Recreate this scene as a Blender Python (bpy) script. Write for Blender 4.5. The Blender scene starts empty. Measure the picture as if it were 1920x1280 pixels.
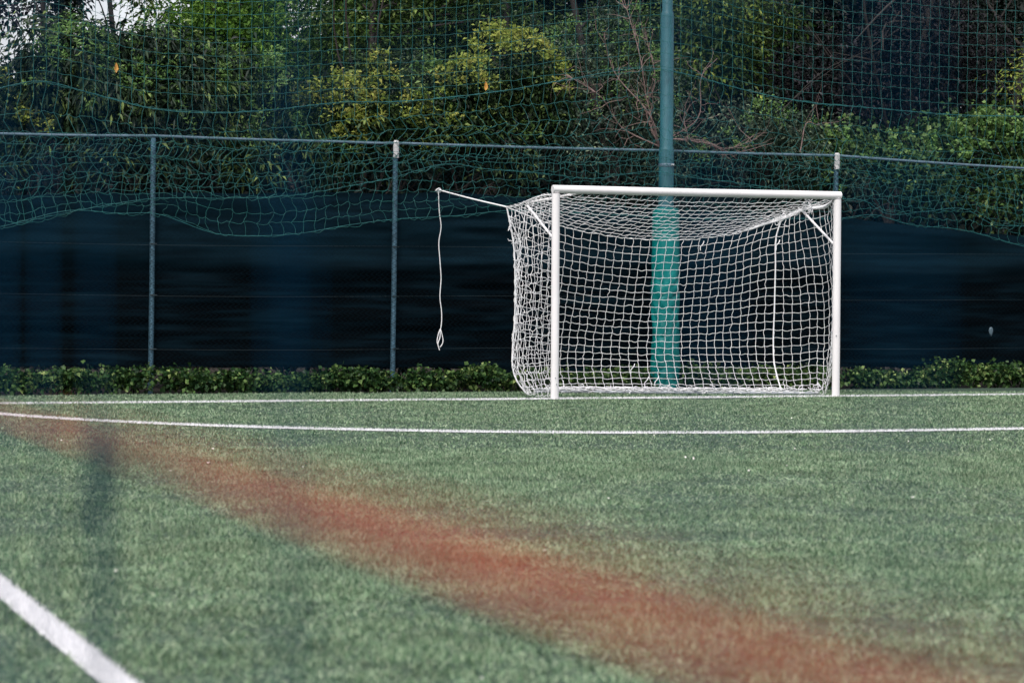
import bpy, math, random
import numpy as np
from mathutils import Matrix, Vector

random.seed(7)
RNG = np.random.default_rng(11)
SC = bpy.context.scene
COL = SC.collection

# ------------------------------------------------------------------ camera
CAM = np.array([-8.468, -22.2966, 0.9824])
YAW, PIT, ROL, FPX = 0.3453, -0.0183, 0.0062, 4557.57
FW = np.array([math.sin(YAW) * math.cos(PIT), math.cos(YAW) * math.cos(PIT), math.sin(PIT)])
RT0 = np.array([math.cos(YAW), -math.sin(YAW), 0.0])
UP0 = np.cross(RT0, FW)
RT = math.cos(ROL) * RT0 + math.sin(ROL) * UP0
UP = -math.sin(ROL) * RT0 + math.cos(ROL) * UP0
cd = bpy.data.cameras.new("camera")
cd.sensor_width = 36.0
cd.lens = FPX / 1920 * 36.0
cd.clip_start = 0.03
cd.clip_end = 2000
cd.dof.use_dof = True
cd.dof.focus_distance = 24.2
cd.dof.aperture_fstop = 4.6
cam = bpy.data.objects.new("camera", cd)
COL.objects.link(cam)
cam.matrix_world = Matrix(((RT[0], UP[0], -FW[0], CAM[0]), (RT[1], UP[1], -FW[1], CAM[1]),
                           (RT[2], UP[2], -FW[2], CAM[2]), (0, 0, 0, 1)))
SC.camera = cam

# ------------------------------------------------------------------ light
SUN_EL, SUN_AZ = math.radians(57), math.radians(222)      # azimuth clockwise from +Y
world = bpy.data.worlds.new("World")
SC.world = world
world.use_nodes = True
wn = world.node_tree
bg = wn.nodes["Background"]
sky = wn.nodes.new("ShaderNodeTexSky")
sky.sky_type = 'NISHITA'
sky.sun_disc = False
sky.sun_elevation = SUN_EL
sky.sun_rotation = SUN_AZ
sky.air_density = 1.0
sky.dust_density = 6.0
sky.ozone_density = 1.0
cloud = wn.nodes.new("ShaderNodeMixRGB")                 # thin bright overcast over the clear sky
cloud.inputs[0].default_value = 0.65
cloud.inputs[2].default_value = (4.3, 4.3, 4.5, 1)
wn.links.new(sky.outputs[0], cloud.inputs[1])
wn.links.new(cloud.outputs[0], bg.inputs[0])
bg.inputs[1].default_value = 0.14
sl = bpy.data.lights.new("sun", 'SUN')
sl.energy = 1.45
sl.angle = math.radians(12)
sl.color = (1.0, 0.97, 0.94)
sun = bpy.data.objects.new("sun", sl)
COL.objects.link(sun)
sd = Vector((math.sin(SUN_AZ) * math.cos(SUN_EL), math.cos(SUN_AZ) * math.cos(SUN_EL), math.sin(SUN_EL)))
sun.rotation_euler = sd.to_track_quat('Z', 'Y').to_euler()
sun.location = (-10, -20, 20)
vs = SC.view_settings
vs.view_transform = 'Standard'
vs.look = 'None'
vs.gamma = 1.0
vs.use_curve_mapping = False
vs.exposure = 0.88

# ------------------------------------------------------------------ helpers
def ray(u, v):
    return FW + RT * (u - 960) / FPX - UP * (v - 640) / FPX

def at_y(u, v, y):
    d = ray(u, v)
    return CAM + (y - CAM[1]) / d[1] * d

def at_ground(u, v, z=0.0):
    d = ray(u, v)
    return CAM + (z - CAM[2]) / d[2] * d

def interp_path(pts, n):
    """smooth resample of a polyline (list of 3-vectors) to n points"""
    pts = np.array(pts, float)
    L = np.r_[0, np.cumsum(np.linalg.norm(np.diff(pts, axis=0), axis=1))]
    L /= L[-1]
    t = np.linspace(0, 1, n)
    m = np.gradient(pts, L, axis=0) if len(pts) > 2 else np.repeat((pts[1] - pts[0])[None], 2, 0)
    i = np.clip(np.searchsorted(L, t) - 1, 0, len(pts) - 2)
    h = (L[i + 1] - L[i])[:, None]
    s = ((t - L[i])[:, None]) / h
    h00 = 2 * s**3 - 3 * s**2 + 1; h10 = s**3 - 2 * s**2 + s
    h01 = -2 * s**3 + 3 * s**2; h11 = s**3 - s**2
    return h00 * pts[i] + h10 * h * m[i] + h01 * pts[i + 1] + h11 * h * m[i + 1]

_TABS = {}
def vnoise(x, y, scale, seed=0):
    """smooth value noise 0..1"""
    if seed not in _TABS:
        _TABS[seed] = np.random.default_rng(seed).random((256, 256))
    T = _TABS[seed]
    x = np.asarray(x, float) / scale; y = np.asarray(y, float) / scale
    xi = np.floor(x).astype(int); yi = np.floor(y).astype(int)
    fx = x - xi; fy = y - yi
    fx = fx * fx * (3 - 2 * fx); fy = fy * fy * (3 - 2 * fy)
    a = T[xi % 256, yi % 256]; b = T[(xi + 1) % 256, yi % 256]
    c = T[xi % 256, (yi + 1) % 256]; d = T[(xi + 1) % 256, (yi + 1) % 256]
    return (a * (1 - fx) + b * fx) * (1 - fy) + (c * (1 - fx) + d * fx) * fy

class MB:
    """collects geometry for ONE mesh object"""
    def __init__(self):
        self.V = []; self.F = []; self.n = 0; self.T = []
    def add(self, V, *Fs):
        V = np.asarray(V, np.float32).reshape(-1, 3)
        for F in Fs:
            F = np.asarray(F, np.int64)
            if F.size:
                self.F.append(F + self.n)
        self.V.append(V); self.n += len(V)
        return self
    def tubes(self, P, r, sides=4, caps=False):
        """P (B,K,3) polylines, r scalar or (K,) or (B,K)"""
        P = np.asarray(P, float)
        if P.ndim == 2: P = P[None]
        B, K, _ = P.shape
        T = np.gradient(P, axis=1)
        T /= np.linalg.norm(T, axis=2, keepdims=True) + 1e-12
        ref = np.where((np.abs(T[..., 2:3]).mean(1, keepdims=True) > 0.8), np.array([1., 0, 0]), np.array([0., 0, 1.]))
        N1 = np.cross(T, np.broadcast_to(ref, T.shape)); N1 /= np.linalg.norm(N1, axis=2, keepdims=True) + 1e-12
        N2 = np.cross(T, N1)
        a = np.arange(sides) / sides * 2 * math.pi
        r = np.broadcast_to(np.asarray(r, float), (B, K)) if np.ndim(r) < 2 else r
        ring = P[:, :, None, :] + r[:, :, None, None] * (N1[:, :, None, :] * np.cos(a)[None, None, :, None] + N2[:, :, None, :] * np.sin(a)[None, None, :, None])
        idx = np.arange(B * K * sides).reshape(B, K, sides)
        nx = np.roll(idx, -1, axis=2)
        Q = np.stack([idx[:, :-1], nx[:, :-1], nx[:, 1:], idx[:, 1:]], axis=-1).reshape(-1, 4)
        fs = [Q]
        if caps:
            self.add(ring[:, 0], np.arange(B * sides).reshape(B, sides)[:, ::-1]); self.add(ring[:, -1], np.arange(B * sides).reshape(B, sides))
        return self.add(ring, *fs)
    def box(self, lo, hi):
        lo = np.array(lo, float); hi = np.array(hi, float)
        V = [[(lo, hi)[i][0], (lo, hi)[j][1], (lo, hi)[k][2]] for i in (0, 1) for j in (0, 1) for k in (0, 1)]
        return self.add(V, [[0, 1, 3, 2], [4, 6, 7, 5], [0, 4, 5, 1], [2, 3, 7, 6], [0, 2, 6, 4], [1, 5, 7, 3]])
    def grid(self, P):
        P = np.asarray(P, float); a, b, _ = P.shape
        i = np.arange(a * b).reshape(a, b)
        return self.add(P, np.stack([i[:-1, :-1], i[1:, :-1], i[1:, 1:], i[:-1, 1:]], -1).reshape(-1, 4))
    def lathe(self, base, prof, sides=24):
        """prof list of (r,z) from the base point up"""
        pr = np.array(prof, float); a = np.arange(sides) / sides * 2 * math.pi
        P = np.stack([base[0] + pr[:, :1] * np.cos(a), base[1] + pr[:, :1] * np.sin(a), base[2] + np.repeat(pr[:, 1:], sides, 1)], -1)
        i = np.arange(len(pr) * sides).reshape(len(pr), sides); n = np.roll(i, -1, 1)
        self.add(P[-1], np.arange(sides)[None]); self.add(P[0], np.arange(sides)[None, ::-1])
        return self.add(P, np.stack([i[:-1], n[:-1], n[1:], i[1:]], -1).reshape(-1, 4))
    def build(self, name, mat, parent=None, smooth=True, origin=None):
        V = np.concatenate(self.V) if self.V else np.zeros((0, 3), np.float32)
        me = bpy.data.meshes.new(name)
        o = bpy.data.objects.new(name, me)
        COL.objects.link(o)
        off = np.zeros(3)
        if parent is not None:
            o.parent = parent
            w = np.zeros(3); p = parent
            while p is not None:
                w += np.array(p.location); p = p.parent
            off = w
        elif origin is not None:
            o.location = origin; off = np.array(origin)
        V = V - off.astype(np.float32)
        me.vertices.add(len(V)); me.vertices.foreach_set("co", np.ascontiguousarray(V, np.float32).ravel())
        tot = np.concatenate([np.full(len(F), F.shape[1]) for F in self.F])
        li = np.concatenate([F.ravel() for F in self.F])
        me.loops.add(len(li)); me.loops.foreach_set("vertex_index", li.astype(np.int32))
        me.polygons.add(len(tot))
        st = np.r_[0, np.cumsum(tot)[:-1]]
        me.polygons.foreach_set("loop_start", st.astype(np.int32))
        me.polygons.foreach_set("loop_total", tot.astype(np.int32))
        me.update(calc_edges=True)
        if self.T:
            at = me.attributes.new("tone", 'FLOAT', 'POINT')
            at.data.foreach_set("value", np.concatenate(self.T).astype(np.float32))
        me.materials.append(mat)
        if smooth: me.polygons.foreach_set("use_smooth", np.ones(len(me.polygons), bool))
        return o

def tag(o, label=None, cat=None, group=None, kind=None):
    if label: o["label"] = label
    if cat: o["category"] = cat
    if group: o["group"] = group
    if kind: o["kind"] = kind
    return o

def thing(name, loc, label, cat, group=None):
    o = bpy.data.objects.new(name, None)
    o.empty_display_size = 0.1
    o.location = tuple(float(c) for c in loc)
    COL.objects.link(o)
    return tag(o, label, cat, group)

# ------------------------------------------------------------------ materials
def new_mat(name):
    m = bpy.data.materials.new(name); m.use_nodes = True
    nt = m.node_tree
    return m, nt, nt.nodes["Principled BSDF"]

def plain(name, col, rough=0.5, noise=0.0, scale=20.0, metal=0.0, col2=None, bump=0.0, spec=None, stretch=None):
    m, nt, b = new_mat(name)
    b.inputs["Roughness"].default_value = rough
    b.inputs["Metallic"].default_value = metal
    if spec is not None: b.inputs["Specular IOR Level"].default_value = spec
    c = (*col, 1)
    if noise or col2:
        tc = nt.nodes.new("ShaderNodeTexCoord")
        mp = nt.nodes.new("ShaderNodeMapping")
        if stretch: mp.inputs["Scale"].default_value = stretch
        nt.links.new(tc.outputs["Object"], mp.inputs[0])
        n = nt.nodes.new("ShaderNodeTexNoise"); n.inputs["Scale"].default_value = scale
        n.inputs["Detail"].default_value = 5
        nt.links.new(mp.outputs[0], n.inputs["Vector"])
        r = nt.nodes.new("ShaderNodeValToRGB")
        c2 = col2 or tuple(x * (1 - noise) for x in col)
        r.color_ramp.elements[0].position = 0.35; r.color_ramp.elements[1].position = 0.65
        r.color_ramp.elements[0].color = (*c2, 1); r.color_ramp.elements[1].color = c
        nt.links.new(n.outputs["Fac"], r.inputs[0]); nt.links.new(r.outputs[0], b.inputs["Base Color"])
        if bump:
            bp = nt.nodes.new("ShaderNodeBump"); bp.inputs["Strength"].default_value = bump; bp.inputs["Distance"].default_value = 0.01
            nt.links.new(n.outputs["Fac"], bp.inputs["Height"]); nt.links.new(bp.outputs[0], b.inputs["Normal"])
    else:
        b.inputs["Base Color"].default_value = c
    return m

def leafy(name, cols, rough=0.42, trans=0.25, spec=0.14, attr=True):
    """leaves or blades: colour by random per island"""
    m, nt, b = new_mat(name)
    g = nt.nodes.new("ShaderNodeNewGeometry")
    r = nt.nodes.new("ShaderNodeValToRGB")
    el = r.color_ramp.elements
    while len(el) < len(cols): el.new(0.5)
    for i, c in enumerate(cols):
        el[i].position = i / max(1, len(cols) - 1); el[i].color = (*c, 1)
    if attr:
        at = nt.nodes.new("ShaderNodeAttribute"); at.attribute_name = "tone"
        nt.links.new(at.outputs["Fac"], r.inputs[0])
    else:
        nt.links.new(g.outputs["Random Per Island"], r.inputs[0])
    nt.links.new(r.outputs[0], b.inputs["Base Color"])
    b.inputs["Roughness"].default_value = rough
    b.inputs["Specular IOR Level"].default_value = spec
    if trans:
        t = nt.nodes.new("ShaderNodeBsdfTranslucent"); nt.links.new(r.outputs[0], t.inputs[0])
        mx = nt.nodes.new("ShaderNodeMixShader"); mx.inputs[0].default_value = trans
        out = nt.nodes["Material Output"]
        nt.links.new(b.outputs[0], mx.inputs[1]); nt.links.new(t.outputs[0], mx.inputs[2]); nt.links.new(mx.outputs[0], out.inputs[0])
    return m

M = {}
M["soil"] = plain("soil", (0.035, 0.028, 0.02), 0.95, 0.5, 6)
M["turf_base"] = plain("turf_base", (0.025, 0.06, 0.035), 0.9, 0.5, 30)
M["blade"] = leafy("turf_blade", [(0.018, 0.06, 0.028), (0.125, 0.22, 0.118), (0.25, 0.36, 0.22), (0.41, 0.475, 0.33)], 0.45, 0.12, attr=False)
def patchy(m):
    """worn and brushed patches: a slow change of the turf's own colour"""
    nt = m.node_tree; b = nt.nodes["Principled BSDF"]; src = b.inputs["Base Color"].links[0].from_socket
    tc = nt.nodes.new("ShaderNodeTexCoord"); n = nt.nodes.new("ShaderNodeTexNoise"); n.inputs["Scale"].default_value = 2.6; n.inputs["Detail"].default_value = 6; n.inputs["Roughness"].default_value = .7
    nt.links.new(tc.outputs["Object"], n.inputs["Vector"])
    mr = nt.nodes.new("ShaderNodeMapRange"); nt.links.new(n.outputs["Fac"], mr.inputs[0])
    mr.inputs[1].default_value = .3; mr.inputs[2].default_value = .7; mr.inputs[3].default_value = .50; mr.inputs[4].default_value = 1.34
    mx = nt.nodes.new("ShaderNodeVectorMath"); mx.operation = 'SCALE'
    nt.links.new(src, mx.inputs[0]); nt.links.new(mr.outputs[0], mx.inputs["Scale"]); nt.links.new(mx.outputs[0], b.inputs["Base Color"])
patchy(M["blade"])
M["white_blade"] = leafy("white_turf_blade", [(0.62, 0.62, 0.64), (0.8, 0.8, 0.82)], 0.5, 0.12, attr=False)
M["white_base"] = plain("white_turf_base", (0.78, 0.78, 0.80), 0.8, 0.10, 60)
M["white_paint"] = plain("white_paint", (0.80, 0.78, 0.79), 0.32, 0.06, 9, stretch=(1, 1, 0.3))
M["net_white"] = plain("white_twine", (0.84, 0.84, 0.86), 0.7, 0.12, 40)
M["steel"] = plain("grey_bar_metal", (0.30, 0.33, 0.36), 0.45, 0.3, 15, metal=0.3)
M["rail"] = plain("rail_metal", (0.12, 0.19, 0.25), 0.42, 0.35, 14, metal=0.25)
M["post"] = plain("post_metal", (0.085, 0.185, 0.26), 0.45, 0.4, 18, metal=0.2)
M["cap"] = plain("pale_cap", (0.55, 0.55, 0.56), 0.5, 0.25, 30)
M["wire"] = plain("chain_wire", (0.002, 0.009, 0.014), 0.6, spec=0.05)
M["wire_line"] = plain("tension_wire", (0.014, 0.028, 0.035), 0.5)
M["screen"] = plain("windscreen_cloth", (0.0012, 0.0032, 0.0052), 0.6, 0.5, 3, stretch=(0.5, 1, 2), spec=0.02)
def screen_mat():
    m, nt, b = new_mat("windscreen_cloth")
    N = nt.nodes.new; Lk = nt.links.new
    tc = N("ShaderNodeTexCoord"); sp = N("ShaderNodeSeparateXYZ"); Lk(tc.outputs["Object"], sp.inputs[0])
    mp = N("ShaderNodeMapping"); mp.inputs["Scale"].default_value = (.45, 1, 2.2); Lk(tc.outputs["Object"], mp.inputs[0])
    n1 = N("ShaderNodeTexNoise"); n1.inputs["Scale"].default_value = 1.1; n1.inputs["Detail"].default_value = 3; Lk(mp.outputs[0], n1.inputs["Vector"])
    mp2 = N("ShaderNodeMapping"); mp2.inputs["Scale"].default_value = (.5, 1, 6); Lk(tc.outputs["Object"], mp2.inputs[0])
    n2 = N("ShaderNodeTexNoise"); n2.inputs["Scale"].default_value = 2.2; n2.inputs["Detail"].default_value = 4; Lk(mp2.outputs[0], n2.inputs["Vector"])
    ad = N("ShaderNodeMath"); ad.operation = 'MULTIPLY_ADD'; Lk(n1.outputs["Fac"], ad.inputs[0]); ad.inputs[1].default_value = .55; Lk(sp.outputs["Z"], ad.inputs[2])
    mr = N("ShaderNodeMapRange"); Lk(ad.outputs[0], mr.inputs[0]); mr.inputs[1].default_value = 1.42; mr.inputs[2].default_value = 1.68  # upper cloth painted lighter and bluer, as if catching the light
    st = N("ShaderNodeMapRange"); Lk(n2.outputs["Fac"], st.inputs[0]); st.inputs[1].default_value = .45; st.inputs[2].default_value = .75; st.inputs[3].default_value = .04; st.inputs[4].default_value = .8  # pale streaks: blue sheen of the folds painted into the colour
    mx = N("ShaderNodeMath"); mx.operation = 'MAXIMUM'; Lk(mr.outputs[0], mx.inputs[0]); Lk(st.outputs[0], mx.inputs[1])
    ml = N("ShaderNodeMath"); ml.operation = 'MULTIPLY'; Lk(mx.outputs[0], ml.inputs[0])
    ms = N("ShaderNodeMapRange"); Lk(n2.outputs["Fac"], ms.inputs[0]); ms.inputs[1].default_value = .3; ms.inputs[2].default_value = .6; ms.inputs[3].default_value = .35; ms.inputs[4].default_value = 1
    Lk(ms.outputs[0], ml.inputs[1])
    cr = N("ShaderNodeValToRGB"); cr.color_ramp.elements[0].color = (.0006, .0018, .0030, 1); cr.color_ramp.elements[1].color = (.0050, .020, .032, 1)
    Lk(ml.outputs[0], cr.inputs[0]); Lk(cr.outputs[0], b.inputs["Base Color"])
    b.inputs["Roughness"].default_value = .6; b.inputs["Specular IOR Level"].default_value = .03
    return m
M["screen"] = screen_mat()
M["teal_twine"] = plain("teal_twine", (0.006, 0.12, 0.115), 0.6, 0.3, 3)
M["teal_rope"] = plain("teal_rope", (0.006, 0.12, 0.13), 0.6, 0.3, 20)
M["pole"] = plain("pole_paint", (0.022, 0.115, 0.145), 0.40, 0.25, 5, stretch=(1, 1, 0.25))
M["pad"] = plain("pad_vinyl", (0.0, 0.175, 0.17), 0.42, 0.35, 4, spec=0.3)
M["near_twine"] = plain("near_net_twine", (0.0, 0.036, 0.085), 0.7, spec=0.05)
M["orange_rope"] = plain("orange_rope", (0.50, 0.062, 0.024), 0.6, 0.3, 60)
M["petal"] = plain("petal", (0.8, 0.76, 0.72), 0.6)
M["bark"] = plain("bark", (0.034, 0.028, 0.025), 0.85, 0.45, 12, stretch=(1, 1, 0.3), bump=0.5)
M["twig"] = plain("dead_twig", (0.25, 0.17, 0.155), 0.8, 0.3, 12)
M["laurel"] = leafy("laurel_leaf", [(0.004, 0.012, 0.008), (0.008, 0.022, 0.013), (0.035, 0.066, 0.028), (0.27, 0.36, 0.11)], 0.42, 0.12)
M["yellow_green"] = leafy("yellow_green_leaf", [(0.005, 0.016, 0.005), (0.025, 0.055, 0.012), (0.10, 0.16, 0.03), (0.46, 0.52, 0.10)], 0.45, 0.2)
M["bright"] = leafy("bright_leaf", [(0.010, 0.04, 0.008), (0.06, 0.15, 0.02), (0.17, 0.33, 0.05), (0.30, 0.46, 0.10)], 0.45, 0.4)
M["mid"] = leafy("mid_leaf", [(0.003, 0.011, 0.005), (0.010, 0.026, 0.009), (0.045, 0.085, 0.024), (0.34, 0.43, 0.13)], 0.45, 0.2)
M["mid_tree"] = leafy("mid_tree_leaf", [(0.004, 0.015, 0.006), (0.02, 0.05, 0.014), (0.09, 0.17, 0.04), (0.40, 0.50, 0.15)], 0.45, 0.25)
M["grey_green"] = leafy("grey_green_leaf", [(0.006, 0.016, 0.012), (0.02, 0.042, 0.028), (0.08, 0.12, 0.08), (0.30, 0.37, 0.24)], 0.5, 0.15)
M["purple"] = leafy("purple_leaf", [(0.002, 0.003, 0.005), (0.004, 0.005, 0.007), (0.010, 0.009, 0.012), (0.060, 0.055, 0.068)], 0.45, 0.1)
M["dark"] = leafy("dark_leaf", [(0.003, 0.008, 0.006), (0.006, 0.014, 0.009), (0.016, 0.03, 0.015)], 0.45, 0.12)
M["ivy"] = leafy("ivy_leaf", [(0.004, 0.016, 0.006), (0.02, 0.055, 0.016), (0.08, 0.145, 0.04), (0.36, 0.44, 0.16)], 0.42, 0.15)
M["new_growth"] = leafy("new_growth_leaf", [(0.14, 0.22, 0.04), (0.24, 0.31, 0.06), (0.36, 0.40, 0.09), (0.42, 0.36, 0.10)], 0.45, 0.3)
M["new_pale"] = leafy("pale_growth_leaf", [(0.06, 0.15, 0.04), (0.13, 0.25, 0.07), (0.25, 0.37, 0.13)], 0.45, 0.25)
M["dead_leaf"] = plain("yellow_dead_leaf", (0.55, 0.27, 0.05), 0.6)
M["scrap"] = plain("scrap_plastic", (0.07, 0.11, 0.14), 0.4)
M["teal_dark"] = plain("dark_teal_lashing", (0.004, 0.035, 0.055), 0.8, spec=0.05)

# ------------------------------------------------------------------ ground
FY = 2.25                                            # the fence's plane
gz, tz = -0.04, -0.02
g = MB().grid(np.array([[[x, y, gz] for y in (-400, 400)] for x in (-400, 400)]))
tag(g.build("ground", M["soil"], smooth=False), kind="structure")
tx = np.linspace(-60, 40, 2); ty = np.array([-70, 1.95])
tag(MB().grid(np.array([[[x, y, tz] for y in ty] for x in tx])).build("turf_base", M["turf_base"], smooth=False), kind="structure")

SIDE_X = -7.3055
LW = 0.085
def on_line(x, y):
    """which painted line a point lies on: 0 none, 1 goal line, 2 area line, 3 sideline, 4 tick"""
    r = np.zeros(len(x), int)
    wob = (vnoise(x, y, 0.03, 5) - .5) * 0.014
    r[np.abs(y) < LW / 2 + wob] = 1
    d = np.hypot(np.where(x < 0, x, np.where(x > 3.08, x - 3.08, 0)), y)
    r[(np.abs(d - 5.96) < LW / 2 + wob) & (y < 0)] = 2
    r[(np.abs(x - SIDE_X) < LW / 2 + .008 + wob) & (y < 0.04)] = 3
    r[(np.abs(x + 2.25) < 0.10) & (np.abs(y - .07) < .10)] = 1
    return r

def blades(n, z0, z1, w_near, h, seed):
    rg = np.random.default_rng(seed)
    Z = np.sqrt(z0**2 + (z1**2 - z0**2) * rg.random(n))
    half = Z * 0.2107 + 2.2
    L = (rg.random(n) * 2 - 1) * half
    cx, sx = math.cos(YAW), math.sin(YAW)
    x = CAM[0] + Z * sx + L * cx; y = CAM[1] + Z * cx - L * sx
    k = (y < 1.9); x, y, Z = x[k], y[k], Z[k]
    n = len(x)
    loose = np.clip((Z - 6) / 8, 0, 1)                  # combed tufts up close, finer grain further off
    az = vnoise(x, y, 0.055, 1) * 9 + vnoise(x, y, 0.6, 2) * 6 + rg.normal(0, 1.2, n) * (1 + 2 * loose)
    lean = np.clip(0.15 + (.9 - .45 * loose) * vnoise(x, y, 0.06, 3) + 0.9 * (vnoise(x, y, 0.45, 8) - .5) + .5 * (vnoise(x, y, 1.5, 9) - .5) + .42 + .2 * loose + rg.normal(0, .33, n), 0.1, 1.5)
    hh = h * (0.8 + 0.4 * vnoise(x, y, 0.09, 4)) * rg.uniform(.8, 1.15, n)
    w = w_near * (Z / z0)**0.8 * rg.uniform(.7, 1.3, n)
    d = np.stack([np.sin(lean) * np.cos(az), np.sin(lean) * np.sin(az), np.cos(lean)], -1)
    pa = rg.random(n) * math.pi
    s = np.stack([np.cos(pa), np.sin(pa), np.zeros(n)], -1) * w[:, None] / 2
    b = np.stack([x, y, np.full(n, tz)], -1)
    V = np.stack([b - s, b + s, b + d * hh[:, None]], 1)
    return V, on_line(x, y)

sets = [blades(420000, 5.2, 10, .0030, .026, 21), blades(470000, 10, 16, .0036, .025, 22), blades(400000, 16, 26.5, .0055, .024, 23)]
V = np.concatenate([s[0] for s in sets]); K = np.concatenate([s[1] for s in sets])
def tri_obj(name, V, mat, kind):
    mb = MB(); mb.add(V.reshape(-1, 3), np.arange(len(V) * 3).reshape(-1, 3))
    return tag(mb.build(name, mat, smooth=False), kind=kind)
tag(tri_obj("turf", V[K == 0], M["blade"], "stuff"), "short grey green artificial turf in the foreground of the goal")

def line_obj(name, poly_pairs, key):
    """painted line: a base strip and its own white tufts"""
    mb = MB(); mb.grid(np.array(poly_pairs))
    rg = np.random.default_rng(key)
    P0 = np.array(poly_pairs, float); seg = np.linalg.norm(np.diff(P0.mean(1), axis=0), axis=1)
    mid = P0.mean(1)[:-1]; dist = np.linalg.norm(mid - CAM, axis=1); dv = mid - CAM
    lat = np.abs(dv @ RT) / np.maximum(dv @ FW, .1)
    ok = (dv @ FW > 4.5) & (lat < .45)
    dens = np.where(ok, np.clip(30000 * (7 / dist)**1.1, 9000, 30000), 0) * seg * LW
    i = rg.choice(len(seg), int(dens.sum()), p=dens / dens.sum()); n = len(i)
    f = rg.random((n, 1)); q = rg.random((n, 1)); q = q + rg.normal(0, .035, (n, 1))
    L_ = P0[i, 0] * (1 - f) + P0[i + 1, 0] * f; R_ = P0[i, 1] * (1 - f) + P0[i + 1, 1] * f
    c = L_ * (1 - q) + R_ * q; c[:, 2] = tz
    w = np.clip(.0030 * (dist[i] / 7)**.8, .003, .008) * rg.uniform(.7, 1.3, n)
    pa = rg.random(n) * math.pi; az = rg.random(n) * 6.283; le = np.clip(rg.normal(.45, .3, n), 0, 1.2); hh = .026 * rg.uniform(.85, 1.1, n)
    sv = np.stack([np.cos(pa) * w / 2, np.sin(pa) * w / 2, np.zeros(n)], -1)
    dd = np.stack([np.sin(le) * np.cos(az), np.sin(le) * np.sin(az), np.cos(le)], -1) * hh[:, None]
    A = np.stack([c - sv, c + sv, c + dd], 1)
    mb2 = MB(); mb2.add(A.reshape(-1, 3), np.arange(len(A) * 3).reshape(-1, 3))
    root = mb.build(name, M["white_base"], smooth=False); tag(root, kind="structure")
    c = mb2.build("white_tufts", M["white_blade"], root, smooth=False)
    return root
zl = tz + 0.004
line_obj("goal_line", [[(x, -LW / 2, zl), (x, LW / 2, zl)] for x in np.linspace(-13, 13, 60)], 1)
th = np.linspace(math.pi, 1.5 * math.pi, 40)
arc = [[(5.96 + s) * math.cos(t), (5.96 + s) * math.sin(t), zl + .002] for t in th for s in (LW / 2, -LW / 2)]
arc = [[arc[2 * i], arc[2 * i + 1]] for i in range(40)]
arc += [[[3.08 + (5.96 + s) * math.cos(t), (5.96 + s) * math.sin(t), zl + .002] for s in (LW / 2, -LW / 2)] for t in np.linspace(1.5 * math.pi, 2 * math.pi, 40)]
line_obj("penalty_area_line", arc, 2)
line_obj("sideline", [[(SIDE_X - LW / 2, y, zl), (SIDE_X + LW / 2, y, zl)] for y in np.linspace(-40, -LW / 2 - .003, 60)], 3)

# ------------------------------------------------------------------ goal
goal = thing("football_goal", (1.54, 0, tz), "small white football goal with a sagging white net, in front of the teal padded pole", "goal")
R = .04
def post(x):
    return MB().lathe((x, 0, tz), [(R, 0), (R, 2.0 - tz - .002)], 28)
post(0).build("goalpost", M["white_paint"], goal); post(3.08).build("goalpost", M["white_paint"], goal)
mb = MB(); mb.tubes(np.array([[-R + .005, 0, 2.04], [.4, 0, 2.04], [1.5, 0, 2.036], [2.7, 0, 2.04], [3.08 + R - .006, 0, 2.04]]), R, 28, True)
mb.build("crossbar", M["white_paint"], goal)
BT = [at_y(989, 386, .75), at_y(1505, 396, .75)]            # where each side's bars meet
for k, (x, u, v, bt) in enumerate(((0, 1033, 450, BT[0]), (3.08, 1562, 462, BT[1]))):
    z = at_y(u, v, .02)[2]
    mb = MB(); mb.tubes(np.array([[x, .02, z], (np.array([x, .02, z]) + bt) / 2, bt]), .0125, 10, True)
    mb.build("brace", M["white_paint"], goal)
    xi = .28 if k == 0 else 2.76
    mb = MB(); mb.tubes(np.array([[xi, .02, 2.015], (np.array([xi, .02, 2.0]) + bt) / 2 + [0, 0, .02], bt + [0, 0, .03]]), .0125, 10, True)
    mb.build("top_stay", M["steel" if k else "white_paint"], goal)
gb0 = at_ground(1003, 735.5, -.01); gb1 = at_ground(1534, 738.5, -.01)
mb = MB(); mb.tubes(np.array([gb0, (gb0 + gb1) / 2, gb1]) + [0, 0, .005], .02, 12, True)
mb.build("ground_bar", M["steel"], goal)

for u, v in ((1041.5, 708.5), (1043.5, 720.5), (1568, 629)):
    c = at_y(u, v, -R - .001)
    mb = MB(); mb.tubes(np.array([c + [0, .004, 0], c - [0, .003, 0]]), .006, 8, True); mb.build("bolt", M["steel"], goal)
# --- the net: four sheets of square mesh
TW = .0028
def net_sheet(mb, G, r=TW, slack=.0045, seed=0, sub=4, skip=None):
    """G (rows, cols, 3) nodes -> wavy twine along rows and columns"""
    rg = np.random.default_rng(seed)
    G = G + rg.normal(0, slack * .45, G.shape)
    for A in (G, np.swapaxes(G, 0, 1)):
        B, K_, _ = A.shape
        mid = (A[:, :-1] + A[:, 1:]) / 2
        q1 = A[:, :-1] * .75 + A[:, 1:] * .25; q3 = A[:, :-1] * .25 + A[:, 1:] * .75
        w = rg.normal(0, slack, (B, K_ - 1, 3)); w2 = rg.normal(0, slack * .6, (B, K_ - 1, 3))
        w[..., 2] -= slack * .5
        P = np.stack([A[:, :-1], q1 + w * .7 + w2, mid + w, q3 + w * .7 - w2], 2).reshape(B, -1, 3)
        P = np.concatenate([P, A[:, -1:]], 1)
        mb.tubes(P, r, 4)

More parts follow.
